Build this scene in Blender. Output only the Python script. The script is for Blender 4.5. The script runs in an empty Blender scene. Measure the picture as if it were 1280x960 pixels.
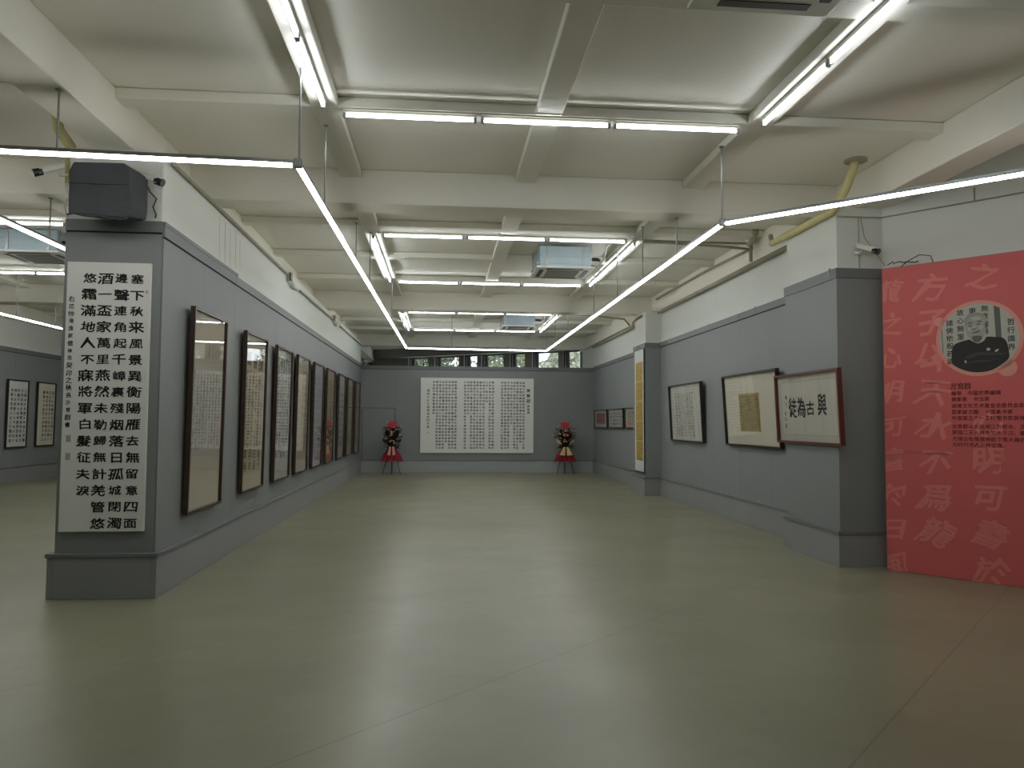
import bpy, bmesh, math, random
from mathutils import Vector, Matrix
random.seed(7)
PI = math.pi
sc = bpy.context.scene
COL = sc.collection

# ------------------------------------------------------------------ camera
cam_d = bpy.data.cameras.new('camera'); cam = bpy.data.objects.new('camera', cam_d); COL.objects.link(cam)
yaw, pitch, roll, F = 0.0886, 0.0499, 0.0061, 957.0
fw = Vector((math.sin(yaw)*math.cos(pitch), math.cos(yaw)*math.cos(pitch), math.sin(pitch)))
r0 = Vector((math.cos(yaw), -math.sin(yaw), 0)); u0 = r0.cross(fw)
rr = math.cos(roll)*r0+math.sin(roll)*u0; uu = -math.sin(roll)*r0+math.cos(roll)*u0
M = Matrix(((rr.x, uu.x, -fw.x, 0), (rr.y, uu.y, -fw.y, 0), (rr.z, uu.z, -fw.z, 1.6), (0, 0, 0, 1)))
cam.matrix_world = M
cam_d.sensor_fit = 'HORIZONTAL'; cam_d.sensor_width = 36.0; cam_d.lens = 36.0*F/1280
cam_d.clip_start = 0.05; cam_d.clip_end = 200
sc.camera = cam
# ------------------------------------------------------------------ sky, exposure
w = bpy.data.worlds.new('sky'); sc.world = w; w.use_nodes = True
bg = w.node_tree.nodes['Background']
bg.inputs[0].default_value = (0.86, 0.93, 1.0, 1); bg.inputs[1].default_value = 1.6
sc.view_settings.view_transform = 'Standard'; sc.view_settings.look = 'None'
sc.view_settings.exposure = 0.66; sc.view_settings.gamma = 1.0
sc.view_settings.use_curve_mapping = False
sc.cycles.use_denoising = True
sc.cycles.max_bounces = 10; sc.cycles.diffuse_bounces = 6; sc.cycles.glossy_bounces = 4; sc.cycles.transparent_max_bounces = 12
sc.cycles.sample_clamp_indirect = 4.0
TUBE_E, LINE_E = 14.0, 14.5

# ------------------------------------------------------------------ materials
def lin(c):
    return tuple(((v/255)/12.92 if v/255 <= .04045 else ((v/255+.055)/1.055)**2.4) for v in c)+(1,)
def mat(name, rgb, rough=.6, metal=0, var=0.0, scale=4.0, bump=0.0, bscale=60.0, spec=.5, coat=0):
    m = bpy.data.materials.new(name); m.use_nodes = True; nt = m.node_tree; p = nt.nodes['Principled BSDF']
    p.inputs['Roughness'].default_value = rough; p.inputs['Metallic'].default_value = metal
    p.inputs['Specular IOR Level'].default_value = spec; p.inputs['Coat Weight'].default_value = coat
    c = lin(rgb); p.inputs['Base Color'].default_value = c
    tc = nt.nodes.new('ShaderNodeTexCoord')
    n = nt.nodes.new('ShaderNodeTexNoise'); n.inputs['Scale'].default_value = scale; n.inputs['Detail'].default_value = 4
    nt.links.new(tc.outputs['Object'], n.inputs['Vector'])
    mx = nt.nodes.new('ShaderNodeMix'); mx.data_type = 'RGBA'
    a = tuple(v*(1-var) for v in c[:3])+(1,); b = tuple(min(1, v*(1+var)) for v in c[:3])+(1,)
    mx.inputs[6].default_value = a; mx.inputs[7].default_value = b
    nt.links.new(n.outputs['Fac'], mx.inputs[0]); nt.links.new(mx.outputs[2], p.inputs['Base Color'])
    if bump:
        n2 = nt.nodes.new('ShaderNodeTexNoise'); n2.inputs['Scale'].default_value = bscale
        nt.links.new(tc.outputs['Object'], n2.inputs['Vector'])
        bp = nt.nodes.new('ShaderNodeBump'); bp.inputs['Strength'].default_value = bump; bp.inputs['Distance'].default_value = .01
        nt.links.new(n2.outputs['Fac'], bp.inputs['Height']); nt.links.new(bp.outputs['Normal'], p.inputs['Normal'])
    return m
def emit(name, rgb, s):
    m = bpy.data.materials.new(name); m.use_nodes = True; p = m.node_tree.nodes['Principled BSDF']
    p.inputs['Base Color'].default_value = (.8, .8, .8, 1)
    p.inputs['Emission Color'].default_value = rgb+(1,); p.inputs['Emission Strength'].default_value = s
    return m
def glass_mat(name='glazing_glass', tint=1.0):
    m = bpy.data.materials.new(name); m.use_nodes = True; nt = m.node_tree; nt.nodes.clear()
    o = nt.nodes.new('ShaderNodeOutputMaterial'); mx = nt.nodes.new('ShaderNodeMixShader')
    t = nt.nodes.new('ShaderNodeBsdfTransparent'); g = nt.nodes.new('ShaderNodeBsdfGlossy'); f = nt.nodes.new('ShaderNodeLayerWeight')
    t.inputs[0].default_value = (tint, tint, tint, 1); g.inputs['Roughness'].default_value = .02; f.inputs[0].default_value = .5
    pw = nt.nodes.new('ShaderNodeMath'); pw.operation = 'POWER'; pw.inputs[1].default_value = 5.0; nt.links.new(f.outputs['Facing'], pw.inputs[0])
    ma = nt.nodes.new('ShaderNodeMath'); ma.operation = 'MULTIPLY_ADD'; ma.inputs[1].default_value = .93; ma.inputs[2].default_value = .045; nt.links.new(pw.outputs[0], ma.inputs[0])
    nt.links.new(ma.outputs[0], mx.inputs[0]); nt.links.new(t.outputs[0], mx.inputs[1]); nt.links.new(g.outputs[0], mx.inputs[2])
    nt.links.new(mx.outputs[0], o.inputs[0]); return m

WHITE = mat('white_plaster', (218, 221, 216), .85, var=.05, scale=.7, bump=.25, bscale=25)
CEIL = mat('ceiling_paint', (226, 223, 211), .88, var=.05, scale=.6, bump=.2, bscale=18)
GREY = mat('grey_wall_paint', (131, 135, 136), .62, var=.05, scale=1.1, bump=.15, bscale=90)
GREYD = mat('grey_trim_paint', (114, 118, 119), .55, var=.06, scale=2)
PLINTH = mat('plinth_grey', (140, 142, 142), .5, var=.06, scale=1.5)
PLINTHL = mat('plinth_pale_grey', (158, 163, 162), .45, var=.06, scale=1.5)
def chips(m):
    nt = m.node_tree; N = nt.nodes; L = nt.links; p = N['Principled BSDF']; src = p.inputs['Base Color'].links[0].from_socket
    tc = N.new('ShaderNodeTexCoord'); v = N.new('ShaderNodeTexVoronoi'); v.inputs['Scale'].default_value = 1.9; L.new(tc.outputs['Object'], v.inputs['Vector'])
    q = N.new('ShaderNodeMath'); q.operation = 'LESS_THAN'; q.inputs[1].default_value = .02; L.new(v.outputs['Distance'], q.inputs[0])
    mx = N.new('ShaderNodeMix'); mx.data_type = 'RGBA'; L.new(q.outputs[0], mx.inputs[0]); L.new(src, mx.inputs[6]); mx.inputs[7].default_value = lin((196, 198, 194)); L.new(mx.outputs[2], p.inputs['Base Color'])
chips(GREY)
CORE = mat('panel_gap_dark', (60, 64, 66), .8)
STEEL = mat('brushed_steel', (150, 152, 150), .35, metal=.7)
GALV = mat('galvanised_blue_steel', (150, 164, 168), .4, metal=.3, var=.08, scale=6)
PLAST = mat('white_plastic', (222, 222, 214), .4)
PLASTG = mat('grey_louvre', (120, 120, 114), .5)
BLACKP = mat('black_plastic', (22, 22, 24), .35)
CLOTH = mat('charcoal_cloth', (66, 69, 73), .85, var=.15, scale=8, bump=.5, bscale=30)
WALNUT = mat('dark_walnut', (62, 44, 34), .4, var=.35, scale=9, bump=.2)
BLACKW = mat('black_wood', (38, 34, 30), .38, var=.2, scale=9)
REDW = mat('red_brown_wood', (92, 44, 36), .38, var=.25, scale=9)
INK = mat('black_ink', (20, 19, 18), .8)
INKG = mat('pale_ink', (60, 58, 54), .85)
SEAL = mat('red_seal_ink', (150, 74, 60), .8)
SEALP = mat('faded_seal_ink', (178, 168, 150), .8)
PAPER = mat('rice_paper', (226, 227, 222), .9, var=.03, scale=2)
GLASS = glass_mat()
PIPEY = mat('yellowed_insulation', (206, 198, 146), .8, var=.15, scale=10, bump=.5, bscale=40)
PIPEG = mat('dusty_pipe', (160, 156, 136), .7, var=.25, scale=5)
CABLE = mat('dark_cable', (52, 50, 48), .6)
STAINM = mat('brown_drip_stain', (150, 146, 134), .9, var=.2, scale=9)
TUBE = emit('tube_glow', (.88, .94, 1.0), TUBE_E)
LINE = emit('line_lamp_glow', (1.0, .985, .94), LINE_E)

def floor_mat():
    m = bpy.data.materials.new('epoxy_floor'); m.use_nodes = True; nt = m.node_tree; N = nt.nodes; L = nt.links; p = N['Principled BSDF']
    tc = N.new('ShaderNodeTexCoord')
    n = N.new('ShaderNodeTexNoise'); n.inputs['Scale'].default_value = .45; n.inputs['Detail'].default_value = 5; n.inputs['Roughness'].default_value = .6
    L.new(tc.outputs['Object'], n.inputs['Vector'])
    cr = N.new('ShaderNodeValToRGB'); cr.color_ramp.elements[0].position = .3; cr.color_ramp.elements[1].position = .7
    cr.color_ramp.elements[0].color = lin((125, 125, 103)); cr.color_ramp.elements[1].color = lin((142, 142, 118))
    L.new(n.outputs['Fac'], cr.inputs[0])
    sx = N.new('ShaderNodeSeparateXYZ'); L.new(tc.outputs['Object'], sx.inputs[0])
    def mth(op, a, b=None):
        q = N.new('ShaderNodeMath'); q.operation = op
        for i, v in enumerate((a, b)):
            if v is None: continue
            if isinstance(v, (int, float)): q.inputs[i].default_value = v
            else: L.new(v, q.inputs[i])
        return q.outputs[0]
    d = mth('SUBTRACT', sx.outputs[0], sx.outputs[1])
    fr = mth('ABSOLUTE', mth('SUBTRACT', mth('FRACT', mth('DIVIDE', mth('ADD', d, 4.5+29+1.45), 2.9)), .5))
    seam = mth('LESS_THAN', fr, .0022)
    mx = N.new('ShaderNodeMix'); mx.data_type = 'RGBA'; L.new(mth('MULTIPLY', seam, .45), mx.inputs[0]); L.new(cr.outputs[0], mx.inputs[6]); mx.inputs[7].default_value = lin((70, 66, 56))
    L.new(mx.outputs[2], p.inputs['Base Color'])
    n3 = N.new('ShaderNodeTexNoise'); n3.inputs['Scale'].default_value = 1.3; n3.inputs['Detail'].default_value = 5; L.new(tc.outputs['Object'], n3.inputs['Vector'])
    mr = N.new('ShaderNodeMapRange'); mr.inputs[3].default_value = .26; mr.inputs[4].default_value = .42; L.new(n3.outputs['Fac'], mr.inputs[0]); L.new(mr.outputs[0], p.inputs['Roughness'])
    n4 = N.new('ShaderNodeTexNoise'); n4.inputs['Scale'].default_value = 1.7; n4.inputs['Detail'].default_value = 4; n4.inputs['Distortion'].default_value = 0; L.new(tc.outputs['Object'], n4.inputs['Vector'])
    h = mth('SUBTRACT', n4.outputs['Fac'], mth('MULTIPLY', seam, .3))
    bp = N.new('ShaderNodeBump'); bp.inputs['Strength'].default_value = .22; bp.inputs['Distance'].default_value = .04; L.new(h, bp.inputs['Height']); L.new(bp.outputs[0], p.inputs['Normal'])
    p.inputs['Specular IOR Level'].default_value = .5
    return m
FLOOR = floor_mat()

# ------------------------------------------------------------------ mesh helpers
class MB:
    def __init__(s): s.v = []; s.f = []
    def box(s, x0, x1, y0, y1, z0, z1):
        b = len(s.v)
        s.v += [(x, y, z) for z in (z0, z1) for x, y in ((x0, y0), (x1, y0), (x1, y1), (x0, y1))]
        s.f += [tuple(b+i for i in q) for q in ((3, 2, 1, 0), (4, 5, 6, 7), (0, 1, 5, 4), (1, 2, 6, 5), (2, 3, 7, 6), (3, 0, 4, 7))]
        return s
    def hexa(s, pts):
        b = len(s.v); s.v += [tuple(p) for p in pts]
        s.f += [tuple(b+i for i in q) for q in ((3, 2, 1, 0), (4, 5, 6, 7), (0, 1, 5, 4), (1, 2, 6, 5), (2, 3, 7, 6), (3, 0, 4, 7))]
        return s
    def tube(s, path, r, n=8, r1=None):
        P = [Vector(p) for p in path]; b = len(s.v); K = len(P)
        prev = None
        for i, p in enumerate(P):
            t = (P[min(i+1, K-1)]-P[max(i-1, 0)]).normalized()
            a = Vector((0, 0, 1)) if abs(t.z) < .9 else Vector((1, 0, 0))
            if prev is not None: a = prev
            x = a.cross(t).normalized(); y = t.cross(x).normalized(); prev = y
            rad = r if r1 is None else r+(r1-r)*i/(K-1)
            for k in range(n):
                an = 2*PI*k/n; s.v.append(tuple(p+x*math.cos(an)*rad+y*math.sin(an)*rad))
        for i in range(K-1):
            for k in range(n):
                a_ = b+i*n+k; b_ = b+i*n+(k+1) % n; s.f.append((a_, b_, b_+n, a_+n))
        s.f.append(tuple(b+k for k in range(n))[::-1]); s.f.append(tuple(b+(K-1)*n+k for k in range(n)))
        return s
    def poly(s, pts, th=0, ax=(0, 1, 0)):
        """flat polygon (ccw), optional thickness along ax"""
        b = len(s.v); n = len(pts); s.v += [tuple(p) for p in pts]; s.f.append(tuple(range(b, b+n)))
        if th:
            s.v += [tuple(Vector(p)+Vector(ax)*th) for p in pts]
            s.f.append(tuple(range(b+2*n-1, b+n-1, -1)))
            for i in range(n):
                j = (i+1) % n; s.f.append((b+j, b+i, b+n+i, b+n+j))
        return s
    def ball(s, c, r, nu=8, nv=5, sx=1, sy=1, sz=1):
        b = len(s.v)
        s.v.append((c[0], c[1], c[2]-r*sz))
        for j in range(1, nv):
            ph = -PI/2+PI*j/nv
            for i in range(nu):
                th = 2*PI*i/nu; s.v.append((c[0]+r*sx*math.cos(ph)*math.cos(th), c[1]+r*sy*math.cos(ph)*math.sin(th), c[2]+r*sz*math.sin(ph)))
        s.v.append((c[0], c[1], c[2]+r*sz)); T = len(s.v)-1
        for i in range(nu):
            s.f.append((b, b+1+(i+1) % nu, b+1+i)); s.f.append((T, b+1+(nv-2)*nu+i, b+1+(nv-2)*nu+(i+1) % nu))
        for j in range(nv-2):
            for i in range(nu):
                a_ = b+1+j*nu+i; b_ = b+1+j*nu+(i+1) % nu; s.f.append((a_, b_, b_+nu, a_+nu))
        return s
    def build(s, name, m, parent=None, bevel=0, smooth=False, kind=None, label=None, segs=2):
        me = bpy.data.meshes.new(name); me.from_pydata(s.v, [], s.f); me.update()
        if bevel:
            bm = bmesh.new(); bm.from_mesh(me)
            bmesh.ops.bevel(bm, geom=list(bm.edges), offset=bevel, segments=segs, profile=.5, affect='EDGES', clamp_overlap=True)
            bm.to_mesh(me); bm.free()
        if smooth:
            for p in me.polygons: p.use_smooth = True
        me.materials.append(m)
        o = bpy.data.objects.new(name, me); COL.objects.link(o)
        if parent: o.parent = parent
        if kind: o['kind'] = kind
        if label: o['label'] = label
        return o
def B(*a): return MB().box(*a)
def tag(o, label, cat, group=None):
    o['label'] = label; o['category'] = cat
    if group: o['group'] = group
    return o
def thing(name, label, cat, loc=(0, 0, 0), rz=0, group=None, rx=0):
    o = bpy.data.objects.new(name, None); o.empty_display_size = .1; COL.objects.link(o)
    o.location = loc; o.rotation_euler = (rx, 0, rz); return tag(o, label, cat, group)
def copy_tree(o, parent=None):
    c = o.copy(); COL.objects.link(c); c.parent = parent
    for ch in list(o.children): copy_tree(ch, c)
    return c
def struct(o, label=None, cat=None):
    o['kind'] = 'structure'
    if label: o['label'] = label
    if cat: o['category'] = cat
    return o

# ------------------------------------------------------------------ glyphs
QIU = "歐陽子方夜讀書聞有聲自西南來者悚然而聽之曰異哉初淅瀝以蕭颯忽奔騰而砰湃如波濤夜驚風雨驟至其觸於物也鏦鏦錚錚金鐵皆鳴又如赴敵之兵銜枚疾走不聞號令但聞人馬之行聲余謂童子此何聲也汝出視之童子曰星月皎潔明河在天四無人聲聲在樹間余曰噫嘻悲哉此秋聲也胡爲而來哉蓋夫秋之爲狀也其色慘淡烟霏雲斂其容清明天高日晶其氣慄冽砭人肌骨其意蕭條山川寂寥故其爲聲也凄凄切切呼號憤發豐草綠縟而爭茂佳木蔥蘢而可悅草拂之而色變木遭之而葉脫其所以摧敗零落者乃其一氣之餘烈夫秋刑官也於時爲陰又兵象也於行用金是謂天地之義氣常以肅殺而爲心天之於物春生秋實故其在樂也商聲主西方之音夷則爲七月之律商傷也物既老而悲傷夷戮也物過盛而當殺嗟乎草木無情有時飄零人爲動物惟物之靈百憂感其心萬事勞其形有動於中必搖其精"
QZW = "天地玄黃宇宙洪荒日月盈昃辰宿列張寒來暑往秋收冬藏閏餘成歲律呂調陽雲騰致雨露結爲霜金生麗水玉出崑岡劍號巨闕珠稱夜光果珍李柰菜重芥薑海鹹河淡鱗潛羽翔龍師火帝鳥官人皇始制文字乃服衣裳推位讓國有虞陶唐弔民伐罪周發殷湯坐朝問道垂拱平章愛育黎首臣伏戎羌遐邇壹體率賓歸王鳴鳳在樹白駒食場化被草木賴及萬方蓋此身髮四大五常恭惟鞠養豈敢毀傷女慕貞潔男效才良知過必改得能莫忘罔談彼短靡恃己長信使可覆器欲難量墨悲絲染詩讚羔羊景行維賢克念作聖德建名立形端表正空谷傳聲虛堂習聽禍因惡積福緣善慶"
POEM = ["塞下秋来風景異衡陽雁去無留意四面", "邊聲連角起千嶂裏殘烟落日孤城閉濁", "酒一盃家萬里燕然未勒歸無計羌管悠", "悠霜滿地人不寐將軍白髮征夫淚"]
SIG = "右范仲淹漁家傲秋思癸卯之秋長沙育群書"
BIGT = ("秋聲賦", "歐陽修")
POSTER = ["龙育群", "编审·中国优秀编辑", "摄影家·书法家", "湖南文化艺术基金会委员会副主任委员兼秘书长", "国家级古籍·中国篆书家", "中宣部五个一工程图书奖获得者",
          "龙育群以出版湘江为根本，文章翰墨为心，书写", "家园二王入碑及竹木于汉、秦，篆书、隶书", "尤得古有简牍神韵下笔天趣的正得意之一", "为时代书人上神宝逸。"]
PHOTO = ["諸佛依般若波", "故心無罣", "切重一", "無意識界", "一哲行識界"]
ALLCH = set('龍之心明可書於日風方子以天水不爲')|set(QIU+QZW+"".join(POEM)+SIG+"".join(BIGT)+"".join(POSTER)+"".join(PHOTO)+"與古為徒一九育群書龍")
GL = {}
def load_glyphs():
    obs = []
    for ch in sorted(ALLCH):
        c = bpy.data.curves.new('glyph', 'FONT'); c.body = ch; c.resolution_u = 1; c.fill_mode = 'FRONT'
        o = bpy.data.objects.new('glyph', c); COL.objects.link(o); obs.append((ch, o))
    dg = bpy.context.evaluated_depsgraph_get()
    for ch, o in obs:
        ev = o.evaluated_get(dg); m = ev.to_mesh()
        GL[ch] = ([(v.co.x-.5, v.co.y-.38) for v in m.vertices], [tuple(p.vertices) for p in m.polygons])
        ev.to_mesh_clear()
    for ch, o in obs:
        c = o.data; bpy.data.objects.remove(o); bpy.data.curves.remove(c)
load_glyphs()
def put(mb, ch, x, z, sx, sz, y=0.0, bold=True, rot=0.0, shear=0.0, wt=.013, warp=0.0):
    """one character; a heavier brush is the same strokes laid down again a little aside"""
    vs, fs = GL[ch]; c, s = math.cos(rot), math.sin(rot)
    offs = ((-wt, -wt*.9), (wt, wt*.9), (-wt, wt*1.2), (wt, -wt*.7)) if bold else ((0, 0),)
    ph = (x*37+z*17) % 6.28
    for k, (ox, oz) in enumerate(offs):
        b = len(mb.v)
        for vx, vz in vs:
            if warp:
                vx, vz = vx+warp*math.sin(vz*5+ph)+warp*.5*math.sin(vx*7), vz+warp*.8*math.sin(vx*5+ph*1.7)
            vx += ox; vz += oz
            vx += shear*vz; X = vx*sx; Z = vz*sz
            mb.v.append((x+X*c-Z*s, y-.00004*k, z+X*s+Z*c))
        mb.f += [tuple(b+i for i in f) for f in fs]
def vtext(mb, cols, x, z, dx, dz, sx, sz, y, bold=True, jit=.0, drift=0.0):
    """vertical columns, first column rightmost at x, running left"""
    rnd = random.Random(len(cols)*31+int(x*100))
    for k, c in enumerate(cols):
        for i, ch in enumerate(c):
            if ch == '　': continue
            q = 1+min(jit, .25)*rnd.uniform(-1, 1)
            put(mb, ch, x-k*dx+drift*i+jit*.3*sx*rnd.uniform(-1, 1), z-i*dz+jit*.3*sz*rnd.uniform(-1, 1), sx*q, sz*q, y, bold, jit*.25*rnd.uniform(-1, 1), jit*.3*rnd.uniform(-.5, 1), .021 if bold == 2 else bold if isinstance(bold, float) else .015, .02 if bold == 2 else .02*(jit > .1))
def corpus(src, start, ncol, nrow, ragged=0):
    rnd = random.Random(start); out = []; p = start
    for k in range(ncol):
        n = nrow-(rnd.randint(0, ragged) if ragged and rnd.random() < .5 else 0)
        out.append("".join(src[(p+i) % len(src)] for i in range(n))); p += n
    return out

# ------------------------------------------------------------------ structure
XL, XLB, YL, D = -2.603, -3.453, 7.254, 24.33     # partition on one side, its end face, back partition
XR, XP = 4.816, 4.4665
ZC = 4.50                                        # slab
def slab(z0, z1):
    o = [(-11.2, -4.3), (9.0, -4.3), (9.0, 26.7), (5.1, 26.7), (-3.2, 32.63), (-3.2, 32.9), (-11.2, 32.9)]
    m = MB(); m.poly([(x, y, z1) for x, y in o], z1-z0, (0, 0, -1)); return m
struct(slab(-.2, 0).build('floor', FLOOR))
struct(slab(ZC, ZC+.2).build('ceiling', CEIL))
# main transverse beams with the big longitudinal beams
for yb in (.66, 9.0, 17.34, 25.68):
    struct(B(-11.0, 8.5, yb-.2, yb+.2, 4.1, ZC).build('ceiling_beam', CEIL, bevel=.012))
for xb in (-10.9, -3.06, 4.92):
    struct(B(xb-.18, xb+.18, -4.2, (26.6 if xb > 0 else 32.5), 4.098, ZC-.002).build('ceiling_beam', CEIL, bevel=.012))
# shallow secondary beams, a grid of quarter bays
for yb in (-1.42, 2.75, 4.83, 6.92, 11.09, 13.17, 15.26, 19.43, 21.51, 23.6):
    struct(B(-10.8, 8.0, yb-.11, yb+.11, 4.40, ZC-.004).build('ceiling_joist', CEIL, bevel=.01))
for xb in (-8.95, -7.1, -5.1, -1.09, .93, 2.93):
    struct(B(xb-.12, xb+.12, -4.2, 25.6, 4.402, ZC-.006).build('ceiling_joist', CEIL, bevel=.01))

def panel_wall(name, x0, y0, x1, y1, th, top, label=None, ends=(0, 0), plinth=PLINTH, z0=.40, first=None, panel_w=1.22, white=True, whiteh=4.1, cut=None, rail_step=None):
    """wall from (x0,y0) to (x1,y1); visible face on the right-hand side of the walking direction; grey boards, top rail, plinth, white plaster above"""
    dx, dy = x1-x0, y1-y0; L = math.hypot(dx, dy); ang = math.atan2(dy, dx)
    root = B(0, L, .0, th-.0, 0, top-.006).build(name, CORE); root.location = (x0, y0, 0); root.rotation_euler = (0, 0, ang); struct(root)
    if label: root['label'] = label
    # local: x along wall, face at y=0 looking to -y
    x = 0; k = 0
    while x < L-.01:
        wd = min(panel_w, L-x)
        if L-x-wd < .25: wd = L-x
        if not (cut and x+wd > cut[0] and x < cut[1]):
            B(x+.0015, x+wd-.0015, -.012, .004, z0, top-.12).build('wall_panel', GREY, root)
        x += wd; k += 1
    if cut:
        a, b, zt = cut
        xa = 0
        B(0, a-.004, -.012, .004, z0, top-.12).build('wall_panel', GREY, root)
        B(a-.001, b+.001, -.012, .004, zt+.006, top-.12).build('wall_panel', GREY, root)
        nx = math.ceil(b/panel_w+.001)*panel_w
        if nx < L: B(b+.004, nx-.0015, -.012, .004, z0, top-.12).build('wall_panel', GREY, root)
    st = rail_step or 2.44; x = 0
    while x < L-.01:
        wd = min(st, L-x)
        B(x+.004*(x > 0), x+wd-.004*(x+wd < L-.01), -.022, .004, top-.105, top).build('top_rail', GREYD, root, bevel=.002, segs=1)
        x += wd
    B(-.0, L, -.045, .01, 0, .37).build('plinth', plinth, root, bevel=.003, segs=1)
    B(-.0, L, -.058, .01, .37, .405).build('plinth_ledge', GREYD, root, bevel=.004, segs=1)
    if white:
        B(0, L, .012, th-.012, top-.004, whiteh-.004).build('upper_plaster', WHITE, root, bevel=.004, segs=1)
    return root
# left partition: face looks to +x, so walk towards -y?  right-hand side of direction (0,+1) is +x
wl = panel_wall('wall_left', XL, YL, XL, D-.001, XL-XLB, 3.395, 'long grey partition hung with tall framed calligraphy')
# end cap of the partition
wl2 = panel_wall('wall_left', XLB, YL-.001, XL, YL-.001, .10, 3.43, 'grey end face of the partition under the black speaker box', white=False, panel_w=.85, rail_step=.85)
B(.008, .842, .011, .2, 3.42, 4.096).build('upper_plaster', WHITE, wl2)
# side returns so plinth and ledge wrap the corner
MB().box(.85-.0, .85+.045, -.045, .02, 0, .37).build('plinth', PLINTH, wl2)
MB().box(.85-.0, .85+.058, -.058, .02, .37, .405).build('plinth_ledge', GREYD, wl2)
MB().box(-.045, 0.0, -.045, .3, 0, .37).build('plinth', PLINTH, wl2)
MB().box(-.058, 0.0, -.058, .3, .37, .405).build('plinth_ledge', GREYD, wl2)
# taller first stretch of the top rail
MB().box(.0, 2.52, -.024, .0, 3.395, 3.432).build('top_rail', GREYD, wl)
# other side of the partition (left hall side)
struct(B(XLB-.012, XLB+.005, YL+.05, D, .0, 3.38).build('wall_hall', GREY))
# right wall + wrapped columns
wr = panel_wall('wall_right', XR, D-.001, XR, 8.6, .3, 3.40, 'grey display wall with smaller frames and a gold scroll')
c1 = []
for (ya, yb, xx, nm) in ((8.328, 9.64, XP, 0), (16.672, 17.70, XP, 1)):
    root = B(xx, (XR if nm else 5.03), ya, yb, 0, 3.37).build('column', CORE); struct(root, 'grey boxed column standing proud of the display wall' if nm else 'wide grey boxed column beside the red display board')
    root['label'] = root['label']
    B(xx-.012, xx+.004, ya+.0, yb-.0, .40, 3.27).build('wall_panel', GREY, root)
    B(xx-.012, (XR if nm else 5.05), ya-.012, ya+.004, .40, 3.27).build('wall_panel', GREY, root)
    MB().box(xx-.024, xx, ya-.022, yb+.01, 3.27, 3.385).box(xx, (XR if nm else 5.05), ya-.022, ya, 3.27, 3.385).build('top_rail', GREYD, root)
    MB().box(xx-.045, xx, ya-.045, yb+.02, 0, .37).box(xx, (XR if nm else 5.05), ya-.045, ya, 0, .37).build('plinth', PLINTH, root)
    MB().box(xx-.058, xx, ya-.058, yb+.03, .37, .405).box(xx, (XR if nm else 5.05), ya-.058, ya, .37, .405).build('plinth_ledge', GREYD, root)
    B(xx+.01, (XR+.1 if nm else 5.03), ya+.015, yb-.02, 3.38, 4.099).build('upper_plaster', WHITE, root)
# back partition with flush door
wb = panel_wall('wall_back', XL, D, XR, D, .18, 3.36, 'grey end partition carrying the large calligraphy board', plinth=PLINTHL, white=False, cut=(.06, 1.08, 2.02), panel_w=2.44)
dr = B(.07, 1.068, -.006, .02, .408, 2.012).build('door_1', GREY); dr.location = (XL, D, 0); struct(dr, 'flush grey door in the end partition')
MB().box(.94, 1.0, -.016, -.009, 1.05, 1.07).build('door_handle', GREYD, dr)
# outer shell
struct(B(-11.2, -10.85, -4.3, 32.9, 0, ZC).build('wall_outer', WHITE))
who = panel_wall('wall_hall', -10.84, -4.0, -10.84, 32.5, .10, 3.40, 'grey wall of the neighbouring hall', white=False)
struct(B(-11.2, 9.0, -4.6, -4.2, 0, ZC).build('wall_front', WHITE))
struct(B(-10.85, -3.2, 32.65, 32.85, 0, ZC).build('wall_hall_end', WHITE))
# diagonal wall behind the red board
A = Vector((5.02, 8.33, 0)); dd = Vector((.633, -.774, 0)); nn = Vector((-.774, -.633, 0)); Bq = A+dd*3.6
def prism_wall(a, b, th, z0, z1, name, m, parent=None):
    d = (b-a).normalized(); nrm = Vector((-d.y, d.x, 0)); q = [a, b, b+nrm*th, a+nrm*th]
    return MB().hexa([(p.x, p.y, z0) for p in q]+[(p.x, p.y, z1) for p in q]).build(name, m, parent)
dw = struct(prism_wall(A, Bq, .2, 0, ZC, 'wall_corner', WHITE))
prism_wall(A+nn*.012, Bq+nn*.012, .012, .4, 3.39, 'wall_panel', GREY, dw)
prism_wall(A+nn*.045, Bq+nn*.045, .045, 0, .37, 'plinth', PLINTH, dw)
struct(B(Bq.x, Bq.x+.3, -4.2, Bq.y+.05, 0, ZC).build('wall_side', WHITE))
struct(B(XR+.25, 9.0, 8.6, 8.9, 0, ZC).build('wall_corner_back', WHITE))
struct(B(XR+.02, XR+.3, 8.4, 27.1, 3.3, ZC).build('wall_right_upper', WHITE))
# space beyond the end partition
struct(B(XLB, XLB+.1, D, 32.6, 0, ZC).build('wall_beyond', WHITE))

# ------------------------------------------------------------------ window wall beyond the end partition (runs obliquely)
W0 = Vector((5.1, 26.6, 0)); W1 = Vector((-3.3, 32.6, 0)); wd = (W1-W0).normalized(); wn = Vector((wd.y, -wd.x, 0)); WL = (W1-W0).length
wang = math.atan2(wd.y, wd.x)
DARK = mat('dark_plaster', (140, 138, 130), .9)  # dull grey-beige plaster of the window wall, piers and soffit
CURT = mat('grey_curtain', (84, 86, 84), .9, var=.2, scale=12)
ALU = mat('dark_window_metal', (70, 72, 72), .4, metal=.5)
def wloc(o): o.location = W0; o.rotation_euler = (0, 0, wang); return o
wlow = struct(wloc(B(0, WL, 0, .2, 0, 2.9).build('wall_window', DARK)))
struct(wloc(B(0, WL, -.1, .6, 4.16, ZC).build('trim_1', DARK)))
cuts = [(0.25, 0.95), (1.12, 2.2), (2.5, 3.15), (3.4, 4.4), (4.6, 5.2), (5.45, 6.6), (6.9, 7.9)]
prev = 0; n = 0
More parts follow.
